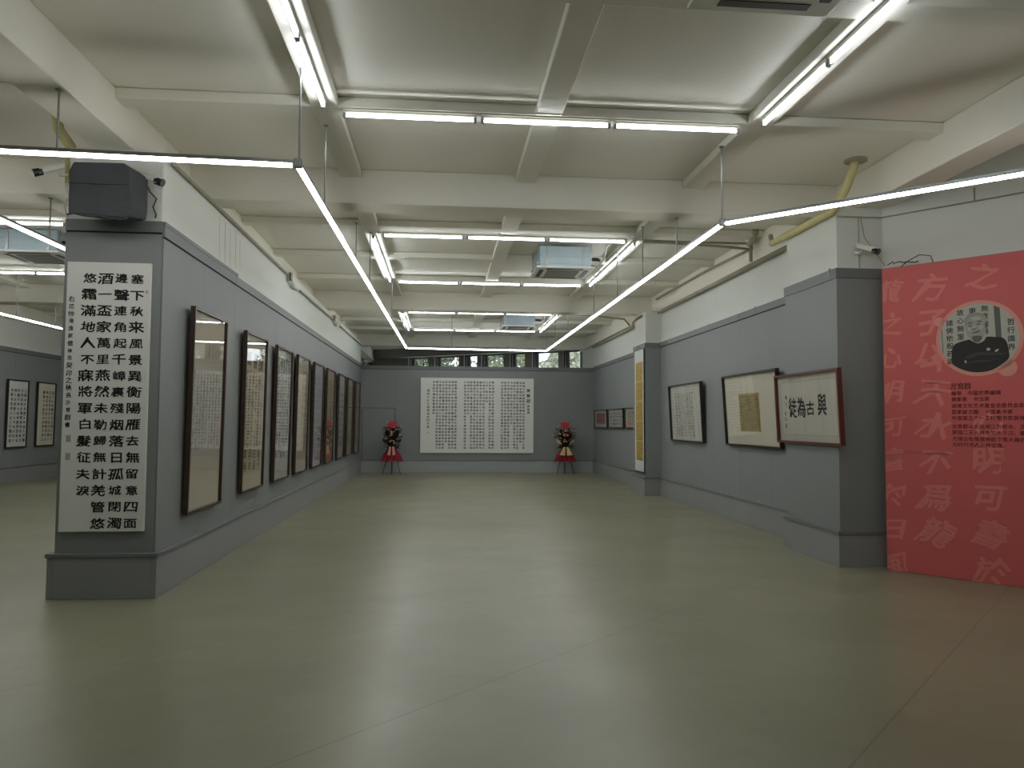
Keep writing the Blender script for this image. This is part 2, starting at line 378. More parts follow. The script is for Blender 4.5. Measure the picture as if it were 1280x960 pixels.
for a, b in cuts:
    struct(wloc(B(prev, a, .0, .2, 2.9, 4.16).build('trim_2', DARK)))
    n += 1
    wroot = MB().box(a, b, .06, .12, 2.9, 2.95).box(a, b, .06, .12, 4.11, 4.16).box(a, a+.05, .06, .12, 2.95, 4.11).box(b-.05, b, .06, .12, 2.95, 4.11).build('window_%d' % n, ALU)
    struct(wloc(wroot))
    B(a+.05, b-.05, .088, .094, 2.95, 4.11).build('pane', GLASS, wroot)
    # gathered curtain at the side of the opening
    mb = MB()
    for j in range(5):
        xx = b-.02+.05*j-.1; mb.tube([(xx, -.04, 4.12), (xx-.03*j, -.06+.02*(j % 2), 3.6), (xx+.02, -.05, 2.95)], .035, 6)
    mb.build('curtain', CURT, wroot, smooth=True)
    prev = b
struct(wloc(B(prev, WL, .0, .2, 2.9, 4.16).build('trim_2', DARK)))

# ------------------------------------------------------------------ outside: trees
LEAF = [mat('leaf_green', (98, 106, 82), .7, var=.3, scale=1.2), mat('leaf_light_green', (128, 136, 110), .7, var=.3, scale=1.2), mat('leaf_pale', (158, 162, 142), .7, var=.3, scale=1.2)]
BARK = mat('bark', (84, 76, 64), .9, var=.3, scale=6)
struct(B(-20, 30, 36.01, 80, -.6, -.4).build('ground', mat('outdoor_grass_ground', (110, 120, 84), .95, var=.2, scale=.8)))
tree_lab = ['broad pale green tree seen through the window nearest the white column', 'green tree seen through the second window beyond the end partition', 'round green tree seen through the middle windows', 'slim dark green tree seen behind the curtained windows', 'low green tree seen at the dim end of the windows']
for i, (tx, ty, h, rad, li) in enumerate([(6.4, 38.2, 6.8, 1.9, 2), (3.3, 42.3, 8.0, 2.4, 1), (-.8, 38.8, 7.2, 1.8, 0), (-4.0, 43, 8.0, 2.1, 1), (-8.2, 43, 7.6, 2.0, 0)]):
    t = thing('tree', tree_lab[i], 'tree', (tx, ty, -.4), 0, 'trees outside the windows')
    MB().tube([(0, 0, 0), (.05, 0, h*.4), (-.05, .1, h*.75)], .16, 8, .06).build('trunk', BARK, t)
    mb = MB(); rnd = random.Random(i)
    for k in range(2600):
        while True:
            p = Vector((rnd.uniform(-1, 1), rnd.uniform(-1, 1), rnd.uniform(-1, 1)))
            if .35 < p.length < 1: break
        lump = .82+.18*math.sin(p.x*5+i)*math.cos(p.z*6)
        c = Vector((p.x*rad*lump, p.y*rad*lump, h*.68+p.z*rad*lump*1.05)); s = rnd.uniform(.09, .17)
        a = Vector((rnd.gauss(0, 1), rnd.gauss(0, 1), rnd.gauss(0, 1))).normalized(); b = a.cross(Vector((rnd.gauss(0, 1), 1, rnd.gauss(0, 1)))).normalized()
        q = len(mb.v); mb.v += [tuple(c-a*s), tuple(c+b*s*.5), tuple(c+a*s), tuple(c-b*s*.5)]; mb.f.append((q, q+1, q+2, q+3))
    mb.build('foliage', LEAF[li], t, kind='stuff')

# ------------------------------------------------------------------ lighting: ceiling tubes
def tube_light(parent_len=1.2, reflector=False):
    """local: along x, centred, hanging face at z=0 (top)"""
    t = thing('tube_light', 'x', 'light', (0, 0, 0), 0, None)
    L = parent_len/2
    B(-L, L, -.022, .022, -.035, 0).build('batten', PLAST, t, bevel=.004, segs=1)
    if reflector:
        MB().hexa([(-L, -.09, -.03), (L, -.09, -.03), (L, -.02, -.004), (-L, -.02, -.004), (-L, -.09, -.027), (L, -.09, -.027), (L, -.02, -.001), (-L, -.02, -.001)]).hexa(
            [(-L, .02, -.004), (L, .02, -.004), (L, .09, -.03), (-L, .09, -.03), (-L, .02, -.001), (L, .02, -.001), (L, .09, -.027), (-L, .09, -.027)]).build('reflector', PLAST, t)
    MB().tube([(-L+.03, 0, -.056), (L-.03, 0, -.056)], .0135, 6).build('tube', TUBE, t)
    for a in (-L, L-.028): B(a, a+.028, -.016, .016, -.075, -.03).build('end_cap', STEEL, t)
    return t
proto = tube_light(); used = [False]
def place_tube(x, y, rz, label, group, z=4.402):
    o = proto if not used[0] else copy_tree(proto); used[0] = True
    o.location = (x, y, z); o.rotation_euler = (0, 0, rz); o['label'] = label; o['group'] = group
    return o
ordn = ['first', 'middle', 'last']
bays = [(3.05, 6.86, 'nearest bay', ''), (11.33, 15.12, 'second bay', ''), (19.3, 22.98, 'third bay', '')]
for bi, (ya, yb, nm, _) in enumerate(bays):
    for side, yy in (('front', ya), ('rear', yb)):
        for k, xx in enumerate((-.33, .91, 2.14)):
            pos = ('partition side', 'middle', 'display wall side')[k]
            place_tube(xx, yy, 0, 'white ceiling tube at the %s of the %s cross row, %s' % (pos, side, nm), 'ceiling tubes in cross rows')
    n_ = 3
    for side, xx in (('left', -1.075), ('right', 2.9)):
        for k in range(3):
            yy = ya+.75+1.21*k if bi == 0 else ya+.72+1.21*k
            if bi == 0: yy = 6.68-.6-1.22*(2-k)
            wl_ = 'partition' if side == 'left' else 'display wall'
            place_tube(xx, yy, PI/2, 'white ceiling tube, %s in the lengthwise row toward the %s, %s' % (('first', 'second', 'third')[k], wl_, nm), 'ceiling tubes in lengthwise rows')
for bi, (ya, yb, nm) in enumerate([(11.2, 15.05, 'second bay'), (19.3, 22.98, 'third bay'), (3.05, 6.86, 'first bay')]):
    for side, yy in (('front', ya), ('rear', yb)):
        for k in range(3):
            place_tube(-5.95-1.19*k+(.05 if side == 'rear' else 0), yy, 0, 'neighbouring hall ceiling tube, %s cross row of its %s, %s from the partition' % (side, nm, ('first', 'second', 'third')[k]), 'ceiling tubes in the neighbouring hall')
# conduit lines above cross rows
for i, (ya, lab) in enumerate([(6.78, 'thin conduit along the nearest cross row of ceiling tubes'), (11.28, 'thin conduit along the cross row of tubes above the second ceiling unit')]):
    mb = MB().tube([(-1.0, ya+.02, 4.385), (2.75, ya+.02, 4.385)], .009, 6)
    tag(mb.build('conduit', PIPEG), lab, 'conduit')

# ------------------------------------------------------------------ pendant line lamps
def line_lamp(label, pts, rods, z=3.6):
    t = thing('pendant_line_lamp', label, 'light', (pts[0][0], pts[0][1], z), 0)
    ox, oy = pts[0]
    for (a, b, gaps) in [(pts[i], pts[i+1], None) for i in range(len(pts)-1)]:
        d = Vector((b[0]-a[0], b[1]-a[1], 0)); L = d.length; d.normalize(); nrm = Vector((-d.y, d.x, 0))
        s0, s1 = .04, L-.04
        def bar(s0, s1, w, z0, z1, name, m):
            P = []
            for zz in (z0, z1):
                for s, q in ((s0, -w), (s1, -w), (s1, w), (s0, w)):
                    p = Vector((a[0]-ox, a[1]-oy, 0))+d*s+nrm*q; P.append((p.x, p.y, zz))
            MB().hexa(P).build(name, m, t)
        bar(s0, s1, .02, .012, .042, 'housing', STEEL)
        seg = 3.7; n = max(1, round(L/seg))
        for k in range(n):
            bar(s0+(s1-s0)*k/n+(.006 if k else 0), s0+(s1-s0)*(k+1)/n-.006, .019, -.012, .014, 'diffuser', LINE)
    for p in pts:
        B(p[0]-ox-.03, p[0]-ox+.03, p[1]-oy-.03, p[1]-oy+.03, -.014, .05).build('corner_joint', STEEL, t)
    for x, y, zt in rods:
        MB().tube([(x-ox, y-oy, .04), (x-ox, y-oy, zt-z)], .008, 6).box(x-ox-.02, x-ox+.02, y-oy-.02, y-oy+.02, zt-z-.012, zt-z).build('suspension_rod', STEEL, t)
    return t
line_lamp('long white line lamp hung on rods as a frame down the gallery', [(-4.45, 5.9), (-1.16, 6.04), (-1.03, 21.0), (2.84, 21.2), (2.77, 7.38), (5.9, 4.35)],
          [(-1.16, 6.08, 4.50), (-1.14, 7.25, 4.40), (-1.12, 9.67, 4.1), (-1.1, 11.25, 4.37), (-1.06, 15.4, 4.40), (-1.04, 19.2, 4.36), (-1.03, 20.9, 4.40),
           (2.77, 7.40, 4.40), (2.80, 9.0, 4.1), (2.80, 10.6, 4.40), (2.8, 12.2, 4.40), (2.81, 14.2, 4.40), (2.82, 17.3, 4.1), (2.83, 19.4, 4.36), (2.84, 21.1, 4.40),
           (.2, 21.07, 4.50), (1.8, 21.15, 4.50), (-2.93, 5.97, 4.1), (5.6, 4.64, 4.1)])
line_lamp('white line lamp hung over the neighbouring hall', [(-4.45, 7.6), (-4.45, 20.8), (-8.4, 20.8), (-8.4, 7.6), (-4.45, 7.6)],
          [(-4.45, 8.97, 4.1), (-4.45, 13.0, 4.40), (-8.4, 8.97, 4.1), (-8.4, 15.8, 4.50), (-8.4, 17.3, 4.1), (-4.45, 17.3, 4.1), (-8.4, 20.7, 4.50)])

# ------------------------------------------------------------------ ceiling cassettes
def cassette(label, x, y, z=4.2):
    t = thing('ceiling_air_unit', label, 'air conditioner', (x, y, z), 0, 'ceiling cassette units')
    B(-.42, .42, -.42, .42, .03, min(.37, ZC-z-.02)).build('body', GALV, t, bevel=.01, segs=1)
    hb = min(.37, ZC-z-.02)
    for s in (-1, 1):
        B(s*.30-.02, s*.30+.02, -.432, -.42, .035, hb-.01).build('strap', STEEL, t)
        B(-.40, .40, -.428, -.42, .08+.06*(s+1), .095+.06*(s+1)).build('body_rib', GALV, t)
    MB().box(-.475, .475, -.475, .475, 0, .03).build('face_panel', PLAST, t, bevel=.008)
    B(-.26, .26, -.26, .26, -.012, 0).build('intake_grille', PLASTG, t, bevel=.004, segs=1)
    for s in (-1, 1):
        B(-.3, .3, s*.37-.035, s*.37+.035, -.006, 0.002).build('air_slot', BLACKP, t)
        B(s*.37-.035, s*.37+.035, -.3, .3, -.006, 0.002).build('air_slot', BLACKP, t)
    for sx in (-1, 1):
        for sy in (-1, 1):
            MB().tube([(sx*.44, sy*.36, .1), (sx*.44, sy*.36, ZC-z)], .007, 5).box(min(sx*.42, sx*.46), max(sx*.42, sx*.46), sy*.36-.03, sy*.36+.03, .08, .11).build('hanger_rod', STEEL, t)
    MB().tube([(.42, -.25, .2), (.56, -.25, .2), (.6, -.2, .2)], .03, 8).build('pipe_stub', BLACKP, t)
    return t
cassette('white ceiling cassette unit set close to the ceiling over the open floor', 2.03, 4.28, 4.30)
cassette('ceiling cassette unit with pale blue body in the second bay', 1.93, 12.55, 4.08)
cassette('small far ceiling cassette unit with pale blue body near the end partition', 1.98, 20.7, 4.16)
cassette('ceiling cassette unit over the neighbouring hall', -6.3, 12.5, 4.12)
# refrigerant hoses from the units to the lengthwise row
for i, (x, y, z, lab) in enumerate([(2.42, 12.5, 4.26, 'white curved hose beside the ceiling unit of the middle bay'), (2.48, 20.6, 4.3, 'white curved hose beside the far ceiling unit')]):
    P = [(x, y, z), (x+.12, y+.05, z-.06), (x+.2, y-.1, z+.05), (x+.2, y-.3, z+.22), (x+.3, y-.55, z+.3)]
    tag(MB().tube(P, .018, 8).build('hose', PLAST, smooth=True), lab, 'hose')

# ------------------------------------------------------------------ framed calligraphy
def frame_mesh(w, h, fw_, depth):
    mb = MB(); o = w/2; i = o-fw_
    def ring(y):
        return [(-o, y, 0), (o, y, 0), (o, y, h), (-o, y, h), (-i, y, fw_), (i, y, fw_), (i, y, h-fw_), (-i, y, h-fw_)]
    b = 0; mb.v = ring(-depth)+ring(0)
    for k in range(4):
        j = (k+1) % 4
        mb.f += [(k, j, 4+j, 4+k), (8+j, 8+k, 12+k, 12+j), (j, k, 8+k, 8+j), (4+k, 4+j, 12+j, 12+k)]
    return mb
_pm = {}
def paper(rgb):
    if rgb not in _pm: _pm[rgb] = mat('paper_%d' % len(_pm), rgb, .9, var=.06, scale=3, bump=.1, bscale=20)
    return _pm[rgb]
def framed(label, loc, rz, w, h, wood, mount, sheets, texts, seals=(), tilt=0.0, depth=.045, fwid=.028, group=None, glass=True, rot=0.0, name='framed_calligraphy'):
    """sheets: (x0,x1,z0,z1,rgb); texts: (cols, x, z, dx, dz, sx, sz, inkmat, jit, bold)"""
    t = thing(name, label, 'picture', loc, rz, group, rx=tilt)
    frame_mesh(w, h, fwid, depth).build('frame', wood, t)
    B(-w/2+.01, w/2-.01, -.016, -.004, .01, h-.01).build('mount', paper(mount), t)
    for k_, (x0, x1, z0, z1, rgb) in enumerate(sheets):
        B(x0, x1, -.0165-.0005*k_, -.016, z0, z1).build('paper_sheet', paper(rgb), t)
    for cols, x, z, dx, dz, sx, sz, ink, jit, bold in texts:
        mb = MB(); vtext(mb, cols, x, z, dx, dz, sx, sz, -.0185, bold, jit); mb.build('lettering', ink, t)
    for x, z, s in seals:
        B(x-s/2, x+s/2, -.0188, -.0175, z-s/2, z+s/2).build('seal', SEAL, t)
    if glass: B(-w/2+fwid-.004, w/2-fwid+.004, -.034, -.031, fwid-.004, h-fwid+.004).build('glass', GLASS, t)
    return t
LW, LH = 1.17, 2.09
TAN, TAN2, OFFW, BEI, BLU = (196, 176, 128), (178, 150, 108), (206, 206, 198), (188, 180, 164), (190, 194, 202)
INKB = mat('brown_ink', (70, 56, 42), .85)
left = []
def lf(i, y0, label, mount, sheets, texts, seals=(), wood=WALNUT, wdt=LW):
    return framed(label, (XL+.012+.02, y0+wdt/2, .66 if i == 0 else .68), PI/2, wdt, LH if i == 0 else 2.07, wood, mount, sheets, texts, seals, tilt=.014, depth=.05, group='tall framed calligraphy on the long partition')
# 1
lf(0, 7.90, 'tall framed calligraphy, small pale text sheet on beige, next to the partition free end', (190, 180, 163),
   [(-.50, .50, .62, 1.50, (196, 192, 182))], [(corpus(QZW, 0, 9, 17, 2), .42, 1.44, .105, .049, .062, .050, INKG, .5, False)], [(-.45, .70, .03)])
# 2
lf(1, 9.95, 'tall framed tan calligraphy with large characters at head and foot', (198, 188, 168),
   [(-.49, .49, .22, 1.86, TAN)], [(corpus(QIU, 5, 3, 1), .32, 1.72, .32, .2, .24, .24, INK, .2, True), (corpus(QIU, 40, 6, 13), .42, 1.53, .165, .077, .12, .08, INKB, .3, True),
    (corpus(QIU, 90, 4, 2), .36, .48, .24, .16, .17, .15, INK, .2, True)])
# 3
lf(2, 11.78, 'tall framed calligraphy on white paper, third from the partition free end', (196, 194, 186),
   [(-.5, .5, .30, 1.98, OFFW), (-.5, .5, .62, .64, (150, 148, 140))], [(corpus(QZW, 60, 5, 15, 2), .40, 1.86, .19, .105, .13, .10, INKG, .5, True)])
lf(3, 13.43, 'tall framed calligraphy with two overlapping tan strips', (198, 194, 182),
   [(-.30, .52, .22, 1.9, TAN), (-.46, .02, .42, 1.78, (204, 188, 138))], [(corpus(QIU, 120, 3, 12), .42, 1.78, .17, .125, .14, .11, INKB, .2, True), (corpus(QIU, 160, 3, 18), -.08, 1.7, .13, .07, .08, .06, INKB, .3, False)])
lf(4, 15.13, 'tall framed calligraphy on bluish white paper', (196, 198, 200),
   [(-.5, .5, .12, 1.96, BLU)], [(corpus(QZW, 100, 4, 13, 2), .36, 1.8, .22, .125, .12, .10, INKG, .5, False)], [(.30, .55, .06), (.1, .3, .05)])
lf(5, 16.80, 'tall framed calligraphy on tan paper with a painted red reflection below', (190, 170, 132),
   [(-.5, .5, .62, 1.92, (190, 166, 116)), (-.46, .3, .52, .95, (186, 150, 108))], [(corpus(QIU, 200, 5, 14), .38, 1.8, .19, .09, .13, .08, INKB, .3, True)])  # second, redder sheet puts the red board's reflection into the paper colour
lf(6, 18.66, 'tall framed calligraphy with widely set characters on grey white paper', (194, 194, 188),
   [(-.5, .5, .12, 1.94, (196, 196, 190))], [(corpus(QZW, 150, 4, 10), .36, 1.72, .24, .15, .19, .12, INKG, .3, True)])
lf(7, 20.38, 'tall framed calligraphy on tan paper, second from the end partition', (196, 184, 158),
   [(-.48, .48, .2, 1.9, TAN)], [(corpus(QIU, 230, 5, 16), .38, 1.78, .19, .095, .13, .08, INKB, .3, True)])
lf(8, 22.16, 'tall framed calligraphy on brown paper, hung nearest the end partition', (190, 176, 146),
   [(-.48, .48, .2, 1.9, TAN2)], [(corpus(QIU, 260, 5, 16), .38, 1.78, .19, .095, .13, .08, INKB, .3, True)])

# right wall frames (width runs towards -y)
RY = -PI/2; XF = XR-.014
framed('small landscape frame with red paper, nearest the end partition', (XF-.02, 22.96, 1.44), RY, 1.86, .55, BLACKW, (196, 196, 194), [(-.68, .62, .13, .45, (176, 62, 62))],
       [(corpus(QZW, 10, 11, 4), .52, .40, .11, .075, .07, .055, INKB, .3, False)], tilt=.03)
framed('small landscape frame with white calligraphy beside the red one', (XF-.02, 20.93, 1.45), RY, 1.86, .54, BLACKW, (194, 194, 184), [(-.84, .84, .04, .5, (200, 200, 190))],
       [(corpus(QZW, 30, 13, 4), .70, .41, .117, .095, .08, .065, INKG, .3, True)], tilt=.03)
framed('small landscape frame with beige paper, half hidden behind the gold scroll', (XF-.02, 18.95, 1.46), RY, 1.70, .53, BLACKW, (200, 196, 182), [(-.66, .66, .08, .45, (190, 176, 148))],
       [(corpus(QZW, 70, 11, 4), .56, .38, .11, .085, .07, .06, INKB, .3, False)], tilt=.03)
framed('squarish black frame with pale sheet of small calligraphy, between gold scroll and cream frame', (XF-.01, 14.70, 1.24), RY, 2.0, 1.14, BLACKW, (186, 186, 178), [(-.9, .9, .05, 1.09, (200, 200, 190)), (-.66, .52, .1, 1.0, (194, 192, 180))],
       [(corpus(QZW, 110, 8, 14, 2), .40, .93, .145, .062, .085, .058, INKG, .5, False)], tilt=.05, depth=.06)
framed('large black frame with a gold square sheet on cream mount', (XF-.01, 11.50, 1.245), RY, 2.12, 1.15, BLACKW, (212, 208, 190), [(-.46, .34, .23, .83, (176, 156, 84))],
       [(corpus(QIU, 10, 14, 16), .29, .79, .053, .035, .036, .031, INKB, .3, True)], tilt=.06, depth=.06)
f6 = framed('red-brown and black frame with four large black characters, on the wide column', (XP-.016, 8.98, 1.36), RY, 1.64, .875, REDW, (198, 196, 184),
       [(-.70, .70, .10, .775, (182, 178, 164)), (-.69, .69, .11, .765, (204, 202, 192))],
       [(['與'], .36, .45, .1, .1, .27, .33, INK, .2, 2), (['古'], .08, .44, .1, .1, .24, .20, INK, .2, 2), (['為'], -.15, .45, .1, .1, .25, .27, INK, .2, 2), (['徒'], -.38, .44, .1, .1, .24, .28, INK, .2, 2),
        (['一九', '龍'], -.57, .58, .0, .09, .05, .06, INK, .3, True), (['育群書'], -.60, .37, .0, .075, .04, .05, INKG, .3, True)], [(-.6, .20, .03)], tilt=.045, depth=.055)
# neighbouring hall
for i, (y0, lab, mt, wdt) in enumerate([(20.0, 'white narrow framed calligraphy in the neighbouring hall, farther from the partition edge', (198, 200, 198), .96), (21.4, 'cream narrow framed calligraphy in the neighbouring hall, close to the partition edge', (204, 200, 182), .96)]):
    framed(lab, (-10.84+.012+.02, y0+wdt/2, .88), PI/2, wdt, 1.72, BLACKW, mt, [(-.42, .42, .08, 1.62, mt)], [(corpus(QIU, 20+60*i, 5-i, 12), .34, 1.45, .155, .115, .11, .085, INK, .2, True)], tilt=.01, depth=.04, fwid=.03, glass=False)

# ------------------------------------------------------------------ unframed calligraphy boards
cp = thing('calligraphy_board', 'tall white board of large brush calligraphy on the end face of the partition', 'picture', (-3.045, YL-.013, .60), 0)
B(-.365, .365, -.035, 0, 0, 2.43).build('board', PAPER, cp, bevel=.002, segs=1)
mb = MB(); vtext(mb, POEM, .252, 2.284, .1405, .1475, .126, .100, -.0362, .021, .12, 0.0); mb.build('lettering', INK, cp)
mb = MB(); vtext(mb, [SIG], -.318, 2.09, .1, .067, .050, .052, -.0362, True, .16); mb.build('lettering', INK, cp, label='narrow signature column')
B(-.325, -.285, -.0364, -.035, .80, .86).build('seal', SEALP, cp); B(-.325, -.285, -.0364, -.035, .64, .70).build('seal', SEALP, cp)
B(.325, .345, -.0364, -.035, 2.15, 2.18).build('seal', SEALP, cp)

bgp = thing('calligraphy_board', 'wide white board covered in columns of small black calligraphy on the end partition', 'picture', (1.06, D-.013, .62), 0)
BW, BH = 3.58, 2.37
B(-BW/2, BW/2, -.05, 0, 0, BH).build('board', PAPER, bgp, bevel=.002, segs=1)
mb = MB(); cp_ = 0
def bcols(xs, rows):
    global cp_
    for x, nr in zip(xs, rows):
        for i in range(nr):
            put(mb, (QIU+QZW)[cp_ % (len(QIU)+len(QZW))], x+random.uniform(-.004, .004), BH-.135-i*.0985+random.uniform(-.004, .004), .080, .072, -.0512, True); cp_ += 1
xr = BW/2
bcols([xr-.32-.098*k for k in range(8)], [22, 20, 22, 22, 14, 22, 22, 22])
bcols([xr-1.30-.098*k for k in range(10)], [22, 22, 7, 22, 22, 22, 22, 22, 11, 22])
bcols([xr-2.48-.098*k for k in range(8)], [22, 22, 22, 20, 22, 22, 22, 11][:8])
mb.build('lettering', INK, bgp)
mb = MB(); vtext(mb, [BIGT[0]], xr-.165, BH-.38, .1, .165, .12, .12, -.0512, True, .1); vtext(mb, [BIGT[1]], xr-.165, BH-.88, .1, .10, .08, .075, -.0512, True, .2)
vtext(mb, [corpus(QZW, 5, 1, 12)[0]], -xr+.24, BH-.40, .1, .105, .075, .07, -.0512, True, .3); mb.build('lettering', INK, bgp, label='title and signature columns')
B(-xr+.21, -xr+.25, -.0512, -.05, .62, .66).build('seal', SEALP, bgp)

# ------------------------------------------------------------------ hanging scroll on far column
hs = thing('hanging_scroll', 'long narrow scroll of gold paper on white mounting, hung on the far column', 'scroll', (XP-.026, 17.08, .49), RY, None, rx=.004)
SW, SH = .80, 2.79
B(-SW/2, SW/2, -.008, -.004, .02, SH-.01).build('mounting', mat('scroll_mount_white', (206, 210, 208), .85), hs)
B(SW/2-.012, SW/2+.004, -.012, -.002, .02, SH-.01).build('edge_strip', BLACKW, hs)
GOLD = mat('gold_flecked_paper', (184, 156, 70), .6, var=.2, scale=14)
zz = .26; hh = (2.50-.26)/5
for k in range(5):
    B(-.30, .30, -.0095, -.008, zz+k*hh+.006, zz+(k+1)*hh-.006).build('gold_sheet', GOLD, hs)
mb = MB(); vtext(mb, corpus(QIU, 33, 5, 36), .24, 2.44, .12, .061, .07, .05, -.0105, False, .4); mb.build('lettering', INKB, hs)
MB().tube([(-SW/2-.03, -.01, .012), (SW/2+.03, -.01, .012)], .016, 8).build('lower_roller', BLACKW, hs)
MB().tube([(-SW/2, -.01, SH-.01), (SW/2, -.01, SH-.01)], .010, 8).build('upper_rod', BLACKW, hs)
MB().tube([(-SW/4, -.01, SH), (0, -.012, SH+.07), (SW/4, -.01, SH)], .004, 5).build('cord', CABLE, hs)

# ------------------------------------------------------------------ flower stands
BLOSSOM = [mat('red_blossom', (150, 40, 44), .8), mat('pink_blossom', (206, 150, 140), .8), mat('cream_blossom', (206, 196, 170), .8)]
DLEAF = mat('dark_leaf', (48, 44, 30), .9, var=.4, scale=20, spec=.1); TULLE = mat('crimson_tulle', (138, 26, 42), .8, var=.15, scale=10)
RIB = mat('cream_ribbon', (206, 180, 134), .6); RIB2 = mat('pink_ribbon', (206, 160, 140), .6); CARD = mat('red_card', (190, 50, 58), .6)
def flower_stand(label, loc, seed, rib, wide):
    rnd = random.Random(seed); t = thing('flower_stand', label, 'flowers', loc, 0, 'congratulation flower stands')
    for a in (PI*1.15, PI*1.85, PI*.5, PI*1.5):
        R_ = .30 if a != PI*1.5 else .18
        MB().tube([(math.cos(a)*R_, math.sin(a)*R_*.6, 0.008), (math.cos(a)*.04, math.sin(a)*.03, .9)], .011, 6).build('leg', BLACKP, t)
    # pleated skirt
    mb = MB(); n = 36
    for (z, r) in ((.40, .30), (.58, .235), (.80, .10)):
        for k in range(n):
            an = 2*PI*k/n; q = r*(1+(.16 if k % 2 else -.06)*(1 if z < .7 else .5)); mb.v.append((q*math.cos(an), q*math.sin(an)*.6, z+(rnd.uniform(-.035, .02) if z < .5 else 0)))
    for j in range(2):
        for k in range(n): mb.f.append((j*n+k, j*n+(k+1) % n, (j+1)*n+(k+1) % n, (j+1)*n+k))
    mb.build('skirt', TULLE, t)
    for s in (-1, 1):
        MB().hexa([(s*.02, -.17, .84), (s*.07, -.18, .84), (s*(.20 if wide else .12), -.235, .60), (s*.035, -.235, .58), (s*.02, -.16, .845), (s*.07, -.17, .845), (s*(.20 if wide else .12), -.22, .605), (s*.035, -.22, .585)]).build('ribbon', rib, t)
    MB().ball((0, -.02, 1.24), .2, 14, 9, 1.1, .6, .8).ball((0, -.02, .98), .13, 12, 8, 1.1, .7, 1.3).build('bouquet_core', DLEAF, t, smooth=True)
    mb = MB()
    for k in range(420):
        an = rnd.uniform(0, 2*PI); z = rnd.uniform(.78, 1.42); rad = (.27 if z > 1.1 else .17+.1*abs(z-.95))*math.sqrt(rnd.random())
        c = Vector((math.cos(an)*rad*1.0, math.sin(an)*rad*.55-.02, z)); d = Vector((math.cos(an), math.sin(an)*.7, rnd.uniform(-.3, .6))).normalized(); L = rnd.uniform(.06, .13); w_ = Vector((-d.y, d.x, .2)).normalized()*L*.3
        q = len(mb.v); mb.v += [tuple(c), tuple(c+d*L*.5+w_), tuple(c+d*L), tuple(c+d*L*.5-w_)]; mb.f.append((q, q+1, q+2, q+3))
    mb.build('leaves', DLEAF, t, kind='stuff')
    for gi, (nb, m) in enumerate(((16, BLOSSOM[0]), (18, BLOSSOM[1]), (12, BLOSSOM[2]))):
        mb = MB()
        for k in range(nb):
            an = rnd.uniform(PI, 2*PI); z = rnd.gauss(1.27, .09) if k % 4 else rnd.uniform(.92, 1.1); rad = .25 if z > 1.15 else .17
            x = math.cos(an)*rad*rnd.uniform(.1, 1.1); y = -abs(math.sin(an))*rad*.65-.05; mb.ball((x, y, z), rnd.uniform(.020, .034), 7, 5, sz=.8)
        mb.build('blossoms', m, t, kind='stuff', smooth=True)
    # small back spray of brown wrapping
    for s in (-1, 1):
        MB().hexa([(s*.10, -.1, .90), (s*.14, -.1, .98), (s*.27, -.08, 1.10), (s*.28, -.08, 1.0), (s*.10, -.09, .90), (s*.14, -.09, .98), (s*.27, -.07, 1.10), (s*.28, -.07, 1.0)]).build('wrapping_leaf', RIB if wide else DLEAF, t)
    B(-.135, .135, -.02, -.008, 1.42, 1.60).build('card', CARD, t, bevel=.004, segs=1); MB().tube([(0, -.005, 1.0), (0, -.005, 1.45)], .006, 5).build('card_stick', BLACKP, t)
    return t
flower_stand('flower stand with red card and pink ribbon, in front of the flush door', (-1.56, 23.62, 0), 3, RIB2, False)
flower_stand('flower stand with red card and wide cream ribbon bow, beside the display wall corner', (3.78, 23.72, 0), 9, RIB, True)

# ------------------------------------------------------------------ red display board
ANG = math.atan2(-.774, .633)
REDM = mat('printed_red_board', (204, 96, 94), .62, var=.03, scale=1.2)
GHOST = mat('printed_pale_red', (216, 124, 116), .62); GHOST2 = mat('printed_peach', (214, 146, 132), .62)
DRED = mat('printed_dark_red', (96, 26, 30), .7)
rb = thing('display_board', 'large red printed board with an oval portrait and biography text', 'display board', (4.895, 8.14, 0), ANG)
B(0, 2.5, 0, .13, .004, 3.345).build('board', REDM, rb)
mb = MB(); rnd = random.Random(5)
gch = "龍之心明可書於日風方子以天水不爲"
k = 0
for cx, z0, n_, s in ((.075, 3.08, 9, .30), (.50, 3.08, 8, .36), (1.0, 3.14, 1, .34), (1.0, 1.62, 5, .34), (1.55, 3.1, 9, .36), (2.05, 3.0, 8, .36)):
    for i in range(n_):
        z = z0-i*.375; ch = gch[k % len(gch)]; k += 1
        q0 = len(mb.v); put(mb, ch, cx, z, s*.92, s*.84, -.0008, True, rnd.uniform(-.2, .2), .28, .018, .075)
        for q in range(q0, len(mb.v)):
            v = mb.v[q]; mb.v[q] = (min(2.48, max(.004, v[0])), v[1], v[2])
mb.build('lettering', GHOST, rb, label='large pale ghost calligraphy printed on the red')
# biography text
mb = MB()
zl = [2.003, 1.931, 1.868, 1.80, 1.736, 1.672, 1.585, 1.522, 1.455, 1.395]
zr = [2.003, 1.931, 1.868, 1.80, 1.736, 1.672, 1.59, 1.527, 1.46, 1.40]
for i, line in enumerate(POSTER):
    s = .070 if i == 0 else .050; p = .0655 if i == 0 else .0505
    for j, ch in enumerate(line):
        if ch == '·': continue
        put(mb, ch, .70+j*p, zl[i], s, s*(1.1 if i == 0 else 1), -.001, True)
mb.build('lettering', DRED, rb, label='dark red biography text')
